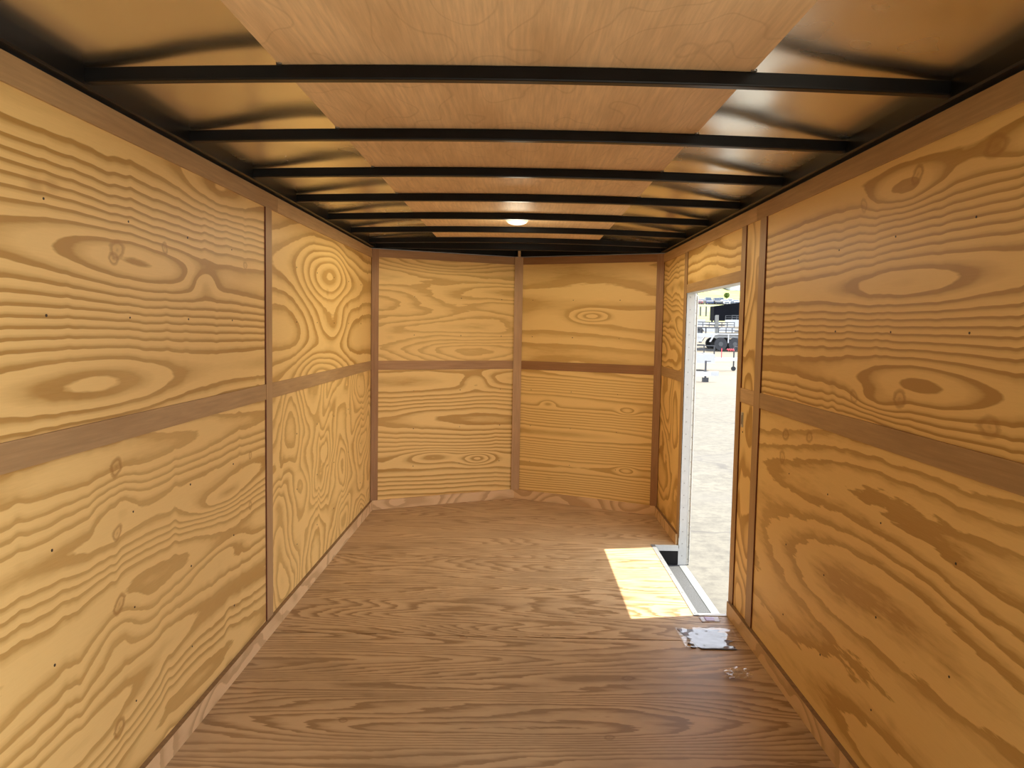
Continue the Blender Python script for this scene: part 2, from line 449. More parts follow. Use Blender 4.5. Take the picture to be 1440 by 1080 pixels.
MFR = (pine('pine_front_right_upper', 'xz', 23.0, A=1.5, v0=1.45, P=0.35, warp=0.04, stretch=0.24, N=7.0, scale=2.0, kink=0.008, jag=.3, contrast=.8,
            bumps=((0.55, 1.44, .13, .045, 2.6),)),
       pine('pine_front_right_lower', 'xz', 24.0, A=4.5, v0=.53, P=0.25, warp=0.03, stretch=0.25, N=6.0, scale=2.0, kink=0.008, jag=.25, contrast=.85,
            bumps=((.82, .74, .06, .03, -1.5), (.82, .30, .06, .03, -1.5), (.25, .76, .06, .025, 1.5))))
wfl = nose_wall('wall_front_left', 'left half of the V-shaped plywood front wall', -1, MFL, M_TRIM_X, M_TRIM_X, M_POSTX)
wfr = nose_wall('wall_front_right', 'right half of the V-shaped plywood front wall', 1, MFR, M_TRIM_XD, M_TRIM_XD, M_POSTX)
nails([(x, z) for x in (-.75, -.42, -.12) for z in (1.55, 1.27, .86, .58, .30)], 'F', wfl)
nails([(x, z) for x in (.75, .42, .12) for z in (1.55, 1.27, .86, .58, .30)], 'F', wfr)
bm = bmesh.new()
bm_prism(bm, [(-.024, 6.121), (.040, 6.121), (.030, 6.135), (-.014, 6.137)], BBH, H + .002)
link('nose_batten', bm, M_POSTN, wfl)
bm = bmesh.new()
bm_prism(bm, [(0.000, 6.10), (.020, 6.10), (.020, 6.13), (0.000, 6.13)], H + .002, 1.925)
link('nose_stud', bm, M_TRIM_YL, wfl)

# ------------------------------------------------------------------ baseboards
MBB = pine('pine_baseboard_side', 'yz', 31.0, warp=0.05, stretch=0.55, N=12.0, scale=3.2, kink=0.02, jag=.3, contrast=.75, light=(0.72, .50, .27), dark=(.44, .27, .12))
MBX = pine('pine_baseboard_front', 'xz', 32.0, warp=0.06, stretch=0.6, N=12.0, scale=3.0, kink=0.02, jag=.3, contrast=.75, light=(0.72, .48, .25), dark=(.44, .25, .10))
def side_board(nm, label, sgn, runs):
    e = bpy.data.objects.new(nm, None); COL.objects.link(e)
    tag(e, label, 'baseboard', kind='structure')
    for y0, y1 in runs:
        bm = bmesh.new()
        xi, xo = sgn * (W - TB), sgn * (W + .002)
        bm_box(bm, (min(xi, xo), y0, 0.0), (max(xi, xo), y1, BBH))
        o = link('board', bm, MBB, e)
        o.data.materials.append(M_DARKPLY)
        for p in o.data.polygons:
            if p.normal.z > .9: p.material_index = 1
    return e
side_board('baseboard_left', 'plywood baseboard along the foot of the left wall', -1, ((REAR_Y, 3.452), (3.4535, YC + .012)))
side_board('baseboard_right', 'plywood baseboard along the right wall, broken by the doorway', 1, ((REAR_Y, 3.646), (YD1 + .02, YC + .012)))
e = bpy.data.objects.new('baseboard_front', None); COL.objects.link(e)
tag(e, 'plywood baseboard along the foot of the V-shaped front wall', 'baseboard', kind='structure')
strip('board', (-W + .01, YC + .005), (0.0, YN), 0.0, TB, 0.0, BBH, MBX, e)
strip('board', (0.0015, YN), (W - .01, YC + .005), 0.0, TB, 0.0, BBH, MBX, e)

# ------------------------------------------------------------------ floor: plywood sheets laid across, notched for the step well
fl = box('floor', (-W, REAR_Y, -0.12), (0.84, YC, -0.020), M_BLACK)
tag(fl, 'bare pine plywood trailer floor with sheets butted across the width', 'floor', kind='structure')
FL = dict(light=(0.56, 0.385, 0.215), dark=(0.25, 0.142, 0.058), rough=0.5, dirt=0.45)
def fl_mat(i, **k):
    d = dict(FL); d.update(k)
    return pine('pine_floor_%d' % i, 'xy', 40.0 + i, **d)
MF = [fl_mat(0, warp=0.05, stretch=0.13, N=34.0, scale=3.0, kink=0.003, jag=1.0, contrast=1.0, knots=((.464, 2.945, .032, .022, .95), (.474, 3.281, .05, .012, .7), (.34, 2.502, .02, .02, .6), (-.552, 2.576, .018, .018, .6), (-.196, 3.31, .02, .012, .7))),
      fl_mat(1, warp=0.07, stretch=0.22, N=30.0, scale=3.0, kink=0.005, jag=1.3, contrast=1.0, knots=((-.19, 3.36, .02, .014, .7), (.16, 3.36, .022, .016, .6))),
      fl_mat(2, warp=0.05, stretch=0.18, N=34.0, scale=3.0, kink=0.003, jag=1.0, contrast=.65)]
S1, S2, XW, YW0 = 3.3288, 4.508, 0.866, 3.64
gp = 0.0034
polys = [
 [(-W, REAR_Y), (W, REAR_Y), (W, S1 - gp), (-W, S1 - gp)],
 [(-W, S1 + gp), (W, S1 + gp), (W, YW0), (XW, YW0), (XW, S2 - gp), (-W, S2 - gp)],
 [(-W, S2 + gp), (XW, S2 + gp), (XW, YD1), (W, YD1), (W, YC), (0, YN), (-W, YC)]]
for pl, mt in zip(polys, MF):
    bm = bmesh.new(); bm_prism(bm, pl, -0.018, 0.0); link('plywood_sheet', bm, mt, fl)
bm = bmesh.new()
bm_box(bm, (0.84, REAR_Y, -.12), (W, YW0 - .002, -.020))
link('sub_floor', bm, M_BLACK, fl)
bm = bmesh.new()
bm_prism(bm, [(0.84, YD1 + .01), (W, YD1 + .01), (W, YC), (0, YN), (-W, YC), (.84, YC)], -.12, -.020)
link('sub_floor', bm, M_BLACK, fl)

# ------------------------------------------------------------------ doorway: jambs, hinge, step well
dr = bpy.data.objects.new('door_1', None); COL.objects.link(dr)
tag(dr, 'open side doorway with bright metal jamb, hinge strip and sunken step', 'doorway', kind='structure')
ZS = -0.125
M_TREAD, t, b = new_mat('grit_step_tread')
g = G(t); V, X, Y, Z = g.coords()
n = g.noise(V, 160.0, 3, 0.75); n3 = g.noise(V, 18.0, 4, 0.6)
col = g.mix(g.ramp(n, [(0.35, 0.0), (0.68, 1.0)]), (0.030, 0.031, 0.032), (0.085, 0.087, 0.09))
col = g.mix(g.ramp(n3, [(0.60, 0.0), (0.72, 0.6)]), col, (0.11, 0.11, 0.11))
t.links.new(col, b.inputs['Base Color']); b.inputs['Roughness'].default_value = 0.7
g.bump(b, n, 0.5, 0.003)
box('jamb_plate', (W - .004, YD1, ZS), (1.084, YD1 + .0035, ZD), M_WHITE, dr, bevel=0.0006)
# jamb backing and hinge leaf
box('jamb_backing', (W + .002, YD1 + .0036, ZS), (XO + .004, YD1 + .03, ZD + .004), M_BLACK, dr)
hg = box('hinge_leaf', (1.0875, YD1 - .001, ZS + .01), (1.104, YD1 + .0035, ZD - .01), M_ALU, dr)
bm = bmesh.new()
k = 0
z = ZS + .02
while z < ZD - .03:
    bm_cyl(bm, (1.1035, YD1 - .004, z), (1.1035, YD1 - .004, z + .036), .0042, 8); z += .0385
link('hinge_knuckles', bm, M_ALU, hg)
bm = bmesh.new(); bm_cyl(bm, (0, 0.001, 0), (0, -.0022, 0), .0036, 8); scr = link('screw', bm, M_SCREW, dr)
sc_pos = [(1.060, ZS + .06 + i * .0765) for i in range(22)] + [(1.0955, ZS + .04 + i * .0765) for i in range(22)]
for i, (x, z) in enumerate(sc_pos):
    o = scr if i == 0 else scr.copy()
    if i: COL.objects.link(o)
    o.location = (x, YD1 - (0 if i < 22 else .001), z)
box('near_jamb_plate', (W - .004, YD0 - .0035, ZS), (XO + .004, YD0, ZD), M_WHITE, dr)
box('header_plate', (W - .003, YD0, ZD), (XO + .004, YD1, ZD + .0035), M_WHITE, dr)
# well
well = box('step_tread', (XW, YW0, ZS - .02), (1.084, YD1 + .002, ZS), M_TREAD, dr)
box('tread_nosing', (1.042, YW0, ZS), (1.086, YD1 - .001, ZS + .003), M_SILL, well)
box('well_wall', (XW - .004, YW0, ZS), (XW, YD1, -.019), M_BLACK, dr)
box('well_wall', (XW, YD1 - .001, ZS), (W - .004, YD1 + .006, -.03), M_BLACK, dr)
box('well_wall', (XW, YW0 - .004, ZS), (W + .01, YW0, -.019), M_BLACK, dr)
bm = bmesh.new(); bm_box(bm, (XW - .002, YW0 - .012, 0.0), (XW + .024, YD1 + .004, .0028)); bm_box(bm, (XW, YW0, -.03), (XW + .003, YD1, 0.0))
link('step_edging', bm, M_SILL, dr)
bm = bmesh.new(); bm_box(bm, (XW + .024, YD1 - .004, -.034), (W - .004, YD1 - .001, .0028))
link('step_edging', bm, M_WHITE, dr)  # far edging coloured paler than the sunlit strip to offset its shade
bm = bmesh.new(); bm_box(bm, (XW + .024, YW0 - .012, 0.0), (W - TB, YW0 + .016, .0028)); bm_box(bm, (XW + .024, YW0, -.03), (W, YW0 + .003, 0.0)); bm_box(bm, (W - TB, YW0 + .007, -.03), (W + .05, YD0 - .004, .0028))
link('step_edging', bm, M_WHITE, dr)  # near edging paler too, its brightness put into the colour
bm = bmesh.new()
for yy in (3.66, 3.95, 4.25, 4.55, 4.82): bm_cyl(bm, (XW + .011, yy, .002), (XW + .011, yy, .0042), .004, 8)
so_ = link('edging_screws', bm, M_SCREW, dr); so_['kind'] = 'stuff'

# ------------------------------------------------------------------ ceiling: metal roof, luan strip, steel bows, side rails
ce = bpy.data.objects.new('ceiling', None); COL.objects.link(ce)
tag(ce, 'curved trailer roof: galvanised sheet, tan plywood strip and black steel bows', 'ceiling', kind='structure')
BY = [1.297, 1.885, 2.475, 3.06, 3.65, 4.245, 4.825, 5.40]
def zb(x): return 1.912 - 0.019 * (x / W) ** 2            # underside of a bow
BHT, BWD = 0.034, 0.030
def zsheet(x, y):
    ax = abs(x)
    sm = lambda t: (lambda q: q * q * (3 - 2 * q))(min(1.0, max(0.0, t)))
    if x < 0: gap = 0.003 + 0.020 * sm((1.04 - ax) / 0.46)
    else: gap = 0.003 + 0.006 * sm((1.03 - ax) / 0.2) + 0.030 * sm((0.96 - ax) / 0.48)
    # the sheet bellies a little between the bows
    ph = ((y - 1.885) / 0.588) % 1.0
    belly = 0.006 * math.sin(math.pi * ph) ** 2 * (1 - min(1, (abs(x) / 1.0)) ** 4)
    rip = 0.0045 * (mnoise.noise(Vector((x * 2.6, y * 3.3, 0.4)))) + 0.0022 * mnoise.noise(Vector((x * 6, y * 6.5, 3.0)))
    k = min(1.0, max(0.0, (1.02 - abs(x)) / 0.2))
    return zb(x) + BHT + gap + belly + rip * k
bm = bmesh.new()
NX, NY = 84, 200
Y0, Y1 = REAR_Y, YC + .03
gv = [[bm.verts.new((-1.05 + 2.10 * i / NX, Y0 + (Y1 - Y0) * j / NY, zsheet(-1.05 + 2.10 * i / NX, Y0 + (Y1 - Y0) * j / NY))) for i in range(NX + 1)] for j in range(NY + 1)]
for j in range(NY):
    for i in range(NX):
        bm.faces.new((gv[j][i], gv[j][i + 1], gv[j + 1][i + 1], gv[j + 1][i]))
link('roof_sheet', bm, M_SHEET, ce, smooth=True)
# luan strip pieces, resting on the bows
def arc_panel(name, x0, x1, y0, y1, lift, th, mat, parent):
    bm = bmesh.new(); n = 10
    prof = [(x0 + (x1 - x0) * i / n) for i in range(n + 1)]
    pts = [(x, zb(x) + BHT + lift) for x in prof] + [(x, zb(x) + BHT + lift + th) for x in prof[::-1]]
    bm_extr(bm, pts, 'y', y0, y1)
    return link(name, bm, mat, parent)
ys = [REAR_Y, 3.06, 4.825, YC]
for a, bb in zip(ys, ys[1:]):
    arc_panel('ceiling_panel', -0.555, 0.552, a + .001, bb - .001, 0.0005, 0.005, M_CEIL, ce)
# bows: upright box section with a turned-out bottom lip
def bow_mesh():
    bm = bmesh.new(); n = 20
    sect = [(-BWD / 2, 0.0), (BWD / 2, 0.0), (BWD / 2, BHT), (-BWD / 2, BHT)]
    rings = []
    for i in range(n + 1):
        x = -1.035 + 2.07 * i / n
        rings.append([bm.verts.new((x, s[0], zb(x) + s[1])) for s in sect])
    for a, b_ in zip(rings, rings[1:]):
        for k in range(4):
            bm.faces.new((a[k], a[(k + 1) % 4], b_[(k + 1) % 4], b_[k]))
    bm.faces.new(rings[0]); bm.faces.new(rings[-1][::-1])
    bmesh.ops.recalc_face_normals(bm, faces=bm.faces[:])
    lng = [e_ for e_ in bm.edges if abs(e_.verts[0].co.x - e_.verts[1].co.x) > 0.01]
    bmesh.ops.bevel(bm, geom=lng, offset=0.004, segments=2, affect='EDGES', profile=0.5)
    return bm
b0 = link('roof_bow', bow_mesh(), M_BLACK, ce)
for i, y in enumerate(BY):
    o = b0 if i == 0 else b0.copy()
    if i: COL.objects.link(o)
    o.location = (0, y + BWD / 2, 0)
# front cross member at the shoulder and dark nose roof
box('cross_member', (-1.035, YC + .02, 1.888), (1.035, YC + .055, 1.945), M_BLACK, ce, bevel=.003)
bm = bmesh.new(); bm_prism(bm, [(-W - .05, YC + .012), (W + .05, YC + .012), (0, YN + .06)], 1.95, 2.03); link('nose_roof', bm, M_BLACK, ce)
strip('nose_rail', (-W, YC + .03), (0, YN + .02), -0.02, 0.018, 1.884, 1.96, M_BLACK, ce)
strip('nose_rail', (0, YN + .02), (W, YC + .03), -0.02, 0.018, 1.884, 1.96, M_BLACK, ce)
for s in (-1, 1):
    bm = bmesh.new()
    a, bb = sorted((s * 1.012, s * 1.06))
    bm_box(bm, (a, REAR_Y, 1.884), (bb, YC + .05, 1.940))
    link('side_rail', bm, M_BLACK, ce, bevel=.004)
# screws that hold the luan at its edge
bm = bmesh.new(); bm_cyl(bm, (0, 0, .002), (0, 0, -.003), .007, 10); sc0 = link('panel_screw', bm, M_SCREW, ce)
first = True
for y in BY[:5]:
    for x in (-0.56, 0.56):
        o = sc0 if first else sc0.copy()
        if not first: COL.objects.link(o)
        first = False
        o.location = (x * 0.985, y - .008, zb(x) + BHT)

# dome light
M_LENS = plain('milky_lens', (0.88, 0.84, 0.74), 0.25, 0, 0.02, 20)
M_LENS.node_tree.nodes['Principled BSDF'].inputs['Emission Color'].default_value = (1.0, 0.90, 0.68, 1)
M_LENS.node_tree.nodes['Principled BSDF'].inputs['Emission Strength'].default_value = 0.35
M_RING = plain('cream_plastic_ring', (0.62, 0.50, 0.36), 0.35, 0, 0.05, 20)
dl = thing('dome_light', 'small round cream dome light on the plywood ceiling strip', 'ceiling light', (-.004, 4.42, 1.9455))
bm = bmesh.new(); bm_lathe(bm, [(0, 0), (.072, 0), (.072, -.012), (.064, -.016), (0, -.016)], (0, 0, 0), 32); link('base', bm, M_RING, dl, smooth=False)
bm = bmesh.new(); bm_lathe(bm, [(.063, -.015), (.060, -.022), (.050, -.031), (.034, -.037), (.016, -.040), (0, -.0405)], (0, 0, 0), 32); link('lens', bm, M_LENS, dl, smooth=True)

ll = bpy.data.lights.new('dome_light_bulb', 'SPOT')
ll.energy = 25.0
ll.color = (1.0, 0.91, 0.68)
ll.shadow_soft_size = 0.05
ll.spot_size = math.radians(178)
ll.spot_blend = 0.12
lo_ = bpy.data.objects.new('dome_light_bulb', ll); COL.objects.link(lo_)
lp_ = bpy.data.lights.new('dome_light_glow', 'POINT')
lp_.energy = 2.2; lp_.color = (1.0, 0.91, 0.68); lp_.shadow_soft_size = 0.07; lp_.specular_factor = 0.15
lq_ = bpy.data.objects.new('dome_light_glow', lp_); COL.objects.link(lq_)
lq_.parent = dl; lq_.location = (0, 0, -.115)
lo_.parent = dl; lo_.location = (0, 0, -.075)

# ------------------------------------------------------------------ things on the floor
# clear bag; a bluish sheet inside paints the sky reflection on its film
M_SHEEN = plain('painted_sky_sheen', (0.155, 0.175, 0.27), 0.6, 0, 0.12, 25)
M_SLIP = plain('white_slip_paper', (0.66, 0.68, 0.82), 0.6, 0, 0.06, 25)
M_PURPLE = plain('lilac_print', (0.42, 0.33, 0.58), 0.5, 0, 0.10, 60)
def film(name, k=0.16, k0=0.025):
    mt, t, b = new_mat(name)
    tr = t.nodes.new('ShaderNodeBsdfTransparent'); gl = t.nodes.new('ShaderNodeBsdfGlossy')
    gl.inputs['Roughness'].default_value = 0.08
    fr = t.nodes.new('ShaderNodeLayerWeight'); fr.inputs[0].default_value = 0.35
    mx = t.nodes.new('ShaderNodeMixShader')
    mm = t.nodes.new('ShaderNodeMath'); mm.operation = 'MULTIPLY_ADD'; mm.inputs[1].default_value = k; mm.inputs[2].default_value = k0
    t.links.new(fr.outputs['Facing'], mm.inputs[0])
    t.links.new(mm.outputs[0], mx.inputs[0]); t.links.new(tr.outputs[0], mx.inputs[1]); t.links.new(gl.outputs[0], mx.inputs[2])
    t.links.new(mx.outputs[0], t.nodes['Material Output'].inputs[0])
    return mt
M_FILM = film('clear_film')
bag = thing('clear_bag', 'flat clear plastic bag on the floor with a bluish sky reflection painted in', 'plastic bag', (0.87, 3.335, 0))
def sheet(name, corners, mat, parent, z0, amp, nx=30, ny=14, seed=0.0, cutfn=None):
    """thin rumpled sheet between four corners (ll, lr, ur, ul) with a little thickness"""
    bm = bmesh.new()
    def P(s, t_):
        a = Vector(corners[0]).lerp(Vector(corners[1]), s); b_ = Vector(corners[3]).lerp(Vector(corners[2]), s)
        p = a.lerp(b_, t_)
        zz = z0 + amp * (0.5 + 0.5 * mnoise.noise(Vector((p.x * 30 + seed, p.y * 55, seed)))) + amp * .8 * abs(mnoise.noise(Vector((p.x * 9 + p.y * 25, p.y * 16, seed + 4))))
        return (p.x, p.y, zz)
    th = 0.0006
    top = [[None] * (nx + 1) for _ in range(ny + 1)]; bot = [[None] * (nx + 1) for _ in range(ny + 1)]
    for j in range(ny + 1):
        smax = cutfn(j / ny) if cutfn else 1.0
        for i in range(nx + 1):
            p = P(smax * i / nx, j / ny)
            top[j][i] = bm.verts.new(p); bot[j][i] = bm.verts.new((p[0], p[1], p[2] - th))
    for j in range(ny):
        for i in range(nx):
            bm.faces.new((top[j][i], top[j][i + 1], top[j + 1][i + 1], top[j + 1][i]))
            bm.faces.new((bot[j][i], bot[j + 1][i], bot[j + 1][i + 1], bot[j][i + 1]))
    for i in range(nx):
        bm.faces.new((top[0][i], bot[0][i], bot[0][i + 1], top[0][i + 1])); bm.faces.new((top[ny][i], top[ny][i + 1], bot[ny][i + 1], bot[ny][i]))
    for j in range(ny):
        bm.faces.new((top[j][0], top[j + 1][0], bot[j + 1][0], bot[j][0])); bm.faces.new((top[j][nx], bot[j][nx], bot[j + 1][nx], top[j + 1][nx]))
    return link(name, bm, mat, parent, smooth=True)
sheet('bag_film', [(-.128, -.108, 0), (.124, -.108, 0), (.128, .122, 0), (-.128, .122, 0)], M_FILM, bag, 0.006, 0.006, 44, 26, 1.0)
def ragged(t_): return 0.80 + 0.06 * math.sin(t_ * 19) + 0.035 * math.sin(t_ * 47 + 1)
pp = sheet('sky_sheen_sheet', [(-.060, -.102, 0), (.118, -.102, 0), (.118, .116, 0), (-.122, .116, 0)], M_SHEEN, bag, 0.0015, 0.0035, 40, 28, 2.0, ragged)  # ragged sheet shaped and coloured as sky mirrored in the plastic
bm = bmesh.new(); bm_box(bm, (-.098, -.085, .001), (-.078, -.070, .007)); bm_cyl(bm, (-.105, -.045, .004), (-.075, -.062, .004), .004, 8)
kx = link('door_hardware', bm, M_NAIL, bag); kx['label'] = 'dark metal door hardware'
# small leaflet with lilac print
lf = thing('leaflet', 'small white and lilac leaflet at the near end of the door sill', 'leaflet', (0.925, 3.585, 0))
sheet('white_slip', [(-.040, -.036, 0), (.045, -.030, 0), (.050, .030, 0), (-.042, .026, 0)], M_SLIP, lf, 0.0012, 0.0012, 10, 8, 5.0)
sheet('lilac_slip', [(-.018, -.026, 0), (.022, -.024, 0), (.026, .022, 0), (-.020, .022, 0)], M_PURPLE, lf, 0.0032, 0.0012, 8, 8, 6.0)
# crumpled clear wrap
bm = bmesh.new()
bmesh.ops.create_icosphere(bm, subdivisions=4, radius=1.0)
for v in bm.verts:
    d = v.co.normalized()
    r = 0.62 + 0.55 * abs(mnoise.noise(d * 2.2 + Vector((3, 1, 7)))) + 0.30 * mnoise.noise(d * 5.0) 
    v.co = Vector((d.x * r * .062, d.y * r * .042, max(-.012, d.z * r * .024) + .0125))
M_WRAP = film('clear_wrap_film', 0.55, 0.06)
wrap = link('plastic_wrap', bm, M_WRAP, None, smooth=False)
wrap.location = (0.895, 2.985, 0.0)
tag(wrap, 'crumpled scrap of clear plastic wrap on the floor by the right wall', 'plastic wrap')

# ================================================================== outside
ZG = -0.50
M_GROUND, t, b = new_mat('pale_concrete_and_dirt')
g = G(t); V, X, Y, Z = g.coords()
n = g.noise(V, 0.55, 5, 0.6); nf = g.noise(V, 9.0, 5, 0.7)
conc = g.mix(g.ramp(n, [(0.35, 0.0), (0.7, 1.0)]), (0.106, 0.096, 0.075), (0.128, 0.118, 0.094))
conc = g.mix(g.ramp(nf, [(0.36, 0.8), (0.62, 0.0)]), conc, (0.062, 0.056, 0.045))
# cracks
vr = t.nodes.new('ShaderNodeTexVoronoi'); vr.feature = 'DISTANCE_TO_EDGE'; vr.inputs['Scale'].default_value = 0.22
wn = t.nodes.new('ShaderNodeVectorMath'); wn.operation = 'ADD'
t.links.new(V, wn.inputs[0]); t.links.new(g.comb(g.noise(V, 1.5, 4, 0.6), g.noise(V, 1.1, 4, 0.6), 0.0), wn.inputs[1])
t.links.new(wn.outputs[0], vr.inputs['Vector'])
cr = g.ramp(vr.outputs['Distance'], [(0.0, 0.75), (0.004, 0.6), (0.009, 0.0)])
conc = g.mix(cr, conc, (0.05, 0.045, 0.04))
# tyre bands
tb = g.ramp(g.noise(g.comb(g.mul(X, 0.10), g.mul(Y, 1.1), 2.0), 1.0, 3, 0.6), [(0.52, 0.0), (0.66, 0.5)])
conc = g.mix(tb, conc, (0.097, 0.09, 0.078))
dirt = g.mix(g.noise(g.comb(g.mul(X, .15), g.mul(Y, .9), 5.0), 1.0, 5, 0.65), (0.105, 0.088, 0.062), (0.138, 0.124, 0.098))
far = g.ramp(g.mul(g.add(Y, g.mul(n, 4.0)), 0.01), [(0.245, 0.0), (0.30, 1.0)])
t.links.new(g.mix(far, conc, dirt), b.inputs['Base Color']); b.inputs['Roughness'].default_value = 0.9
M_GRASS, t, b = new_mat('dry_green_grass')
g = G(t); V, X, Y, Z = g.coords()
c_ = g.mix(g.ramp(g.noise(g.comb(g.mul(X, .08), g.mul(Y, .12), 0.0), 1.0, 5, 0.65), [(0.35, 0.0), (0.65, 1.0)]), (0.14, 0.17, 0.035), (0.21, 0.21, 0.085))
t.links.new(c_, b.inputs['Base Color']); b.inputs['Roughness'].default_value = 0.95
gr = bpy.data.objects.new('ground', None); COL.objects.link(gr)
tag(gr, 'pale sunlit concrete and dirt yard outside the doorway', 'ground', kind='structure')
def zg(y): return ZG + max(0.0, min(y, 84) - 46) * 0.075       # the yard climbs gently towards the back rows
bm = bmesh.new()
rows_ = [[bm.verts.new((x, y, zg(y))) for x in (-150, 220)] for y in (-60, 46, 84)]
for r0, r1 in zip(rows_, rows_[1:]): bm.faces.new((r0[0], r0[1], r1[1], r1[0]))
link('yard', bm, M_GROUND, gr)
M_PAD = plain('pale_bounce_surface', (0.40, 0.37, 0.315), 0.85, 0, 0.08, 2)
box('bounce_pad', (0.3, -14, ZG - .10), (9, 2.0, ZG + .02), M_PAD, gr)  # unseen pale slab added to bounce sunlight in through the open rear
# unseen dark blocks added behind and to the left, to shade the right wall
M_BLOCKER = plain('dark_brown_blocker', (0.05, 0.045, 0.04), 0.6, 0, 0.1, 1)
sh = bpy.data.objects.new('light_blocker', None); COL.objects.link(sh)
tag(sh, 'unseen dark blocks added behind the open rear to keep daylight off the right wall', 'building', kind='structure')
box('left_blocker', (-9.0, -9.0, ZG), (-2.0, 3.5, 8.0), M_BLOCKER, sh)
box('rear_blocker', (-9.0, -15.0, ZG), (2.0, -5.5, 8.0), M_BLOCKER, sh)
prof = [(84, 2.35), (100, 3.4), (130, 5.2), (170, 7.0), (214, 8.55), (232, 8.75), (245, 9.2), (330, 21), (430, 34)]
hl = bpy.data.objects.new('hillside', None); COL.objects.link(hl)
tag(hl, 'bright green grass bank rising beyond the trailer yard', 'hillside', kind='structure')
def slope(a, b_, mat, nm, par):
    bm = bmesh.new(); rows = []
    for i, (y, z) in enumerate(prof[a:b_ + 1]):
        rows.append([bm.verts.new((x, y, z + (0.5 * mnoise.noise(Vector((x * .02, y * .02, 1))) if 84 < y < 200 else 0))) for x in range(-150, 221, 10)])
    for r0, r1 in zip(rows, rows[1:]):
        for i in range(len(r0) - 1): bm.faces.new((r0[i], r0[i + 1], r1[i + 1], r1[i]))
    return link(nm, bm, mat, par)
M_LOT = plain('pale_gravel', (0.24, 0.23, 0.21), 0.9, 0, 0.1, .5)
slope(0, 4, M_GRASS, 'grass_bank', hl)
slope(4, 6, M_LOT, 'gravel_lot', hl)
slope(6, 8, M_GRASS, 'upper_grass', hl)

def at(px, py, Y):
    """where the line of sight through a photo pixel meets distance Y (used to read off positions)"""
    d = fw + r2 * ((px - 720) / F_PX) - u2 * ((py - 540) / F_PX)
    k_ = Y / d.y
    return Vector((CAM_X + d.x * k_, Y, CAM_Z + d.z * k_))

M_TW = plain('white_trailer_paint', (0.42, 0.435, 0.45), 0.35, 0, 0.05, 2)
M_TG = plain('grey_steel_rail', (0.05, 0.053, 0.06), 0.5, 0.2, 0.15, 4)
M_TY = plain('tyre_rubber', (0.025, 0.027, 0.032), 0.8, 0, 0.2, 6)
M_HUB = plain('grey_hub', (0.07, 0.075, 0.08), 0.5, 0.3, 0.1, 6)
M_DECK = plain('weathered_deck', (0.13, 0.10, 0.07), 0.8, 0, 0.2, 3)
M_YEL = plain('yellow_sticker', (0.22, 0.17, 0.04), 0.5, 0, 0.05, 5)
M_RED = plain('red_breakaway_lead', (0.65, 0.05, 0.08), 0.5, 0, 0.1, 5)
M_GLASS = plain('dark_vehicle_glass', (0.03, 0.045, 0.07), 0.12, 0, 0.1, 4)
M_SHED = plain('black_canopy', (0.006, 0.0065, 0.009), 0.8, 0, 0.2, 1, 0.05)

def wheel_at(parent, x, y, z, r, wd=0.2):
    bm = bmesh.new(); bm_cyl(bm, (x, y - wd / 2, z), (x, y + wd / 2, z), r, 20)
    o = link('wheel', bm, M_TY, parent)
    bm = bmesh.new(); bm_cyl(bm, (x, y - wd / 2 - .012, z), (x, y + wd / 2 + .012, z), r * .36, 12)
    link('hub', bm, M_HUB, o)
    return o

def fender(parent, x0, x1, yc, z0, z1, wd, mat):
    """tandem fender: flat top with sloped ends"""
    bm = bmesh.new()
    sl_ = (z1 - z0) * 1.1
    out = [(x0, z0), (x0 + sl_ * .45, z1 - .05), (x0 + sl_ * .9, z1), (x1 - sl_ * .9, z1), (x1 - sl_ * .45, z1 - .05), (x1, z0)]
    inn = [(x1 - .05, z0), (x1 - sl_ * .45 - .04, z1 - .10), (x1 - sl_ * .9, z1 - .05), (x0 + sl_ * .9, z1 - .05), (x0 + sl_ * .45 + .04, z1 - .10), (x0 + .05, z0)]
    bm_extr(bm, out + inn, 'y', yc - wd / 2, yc + wd / 2)
    return link('fender', bm, mat, parent)

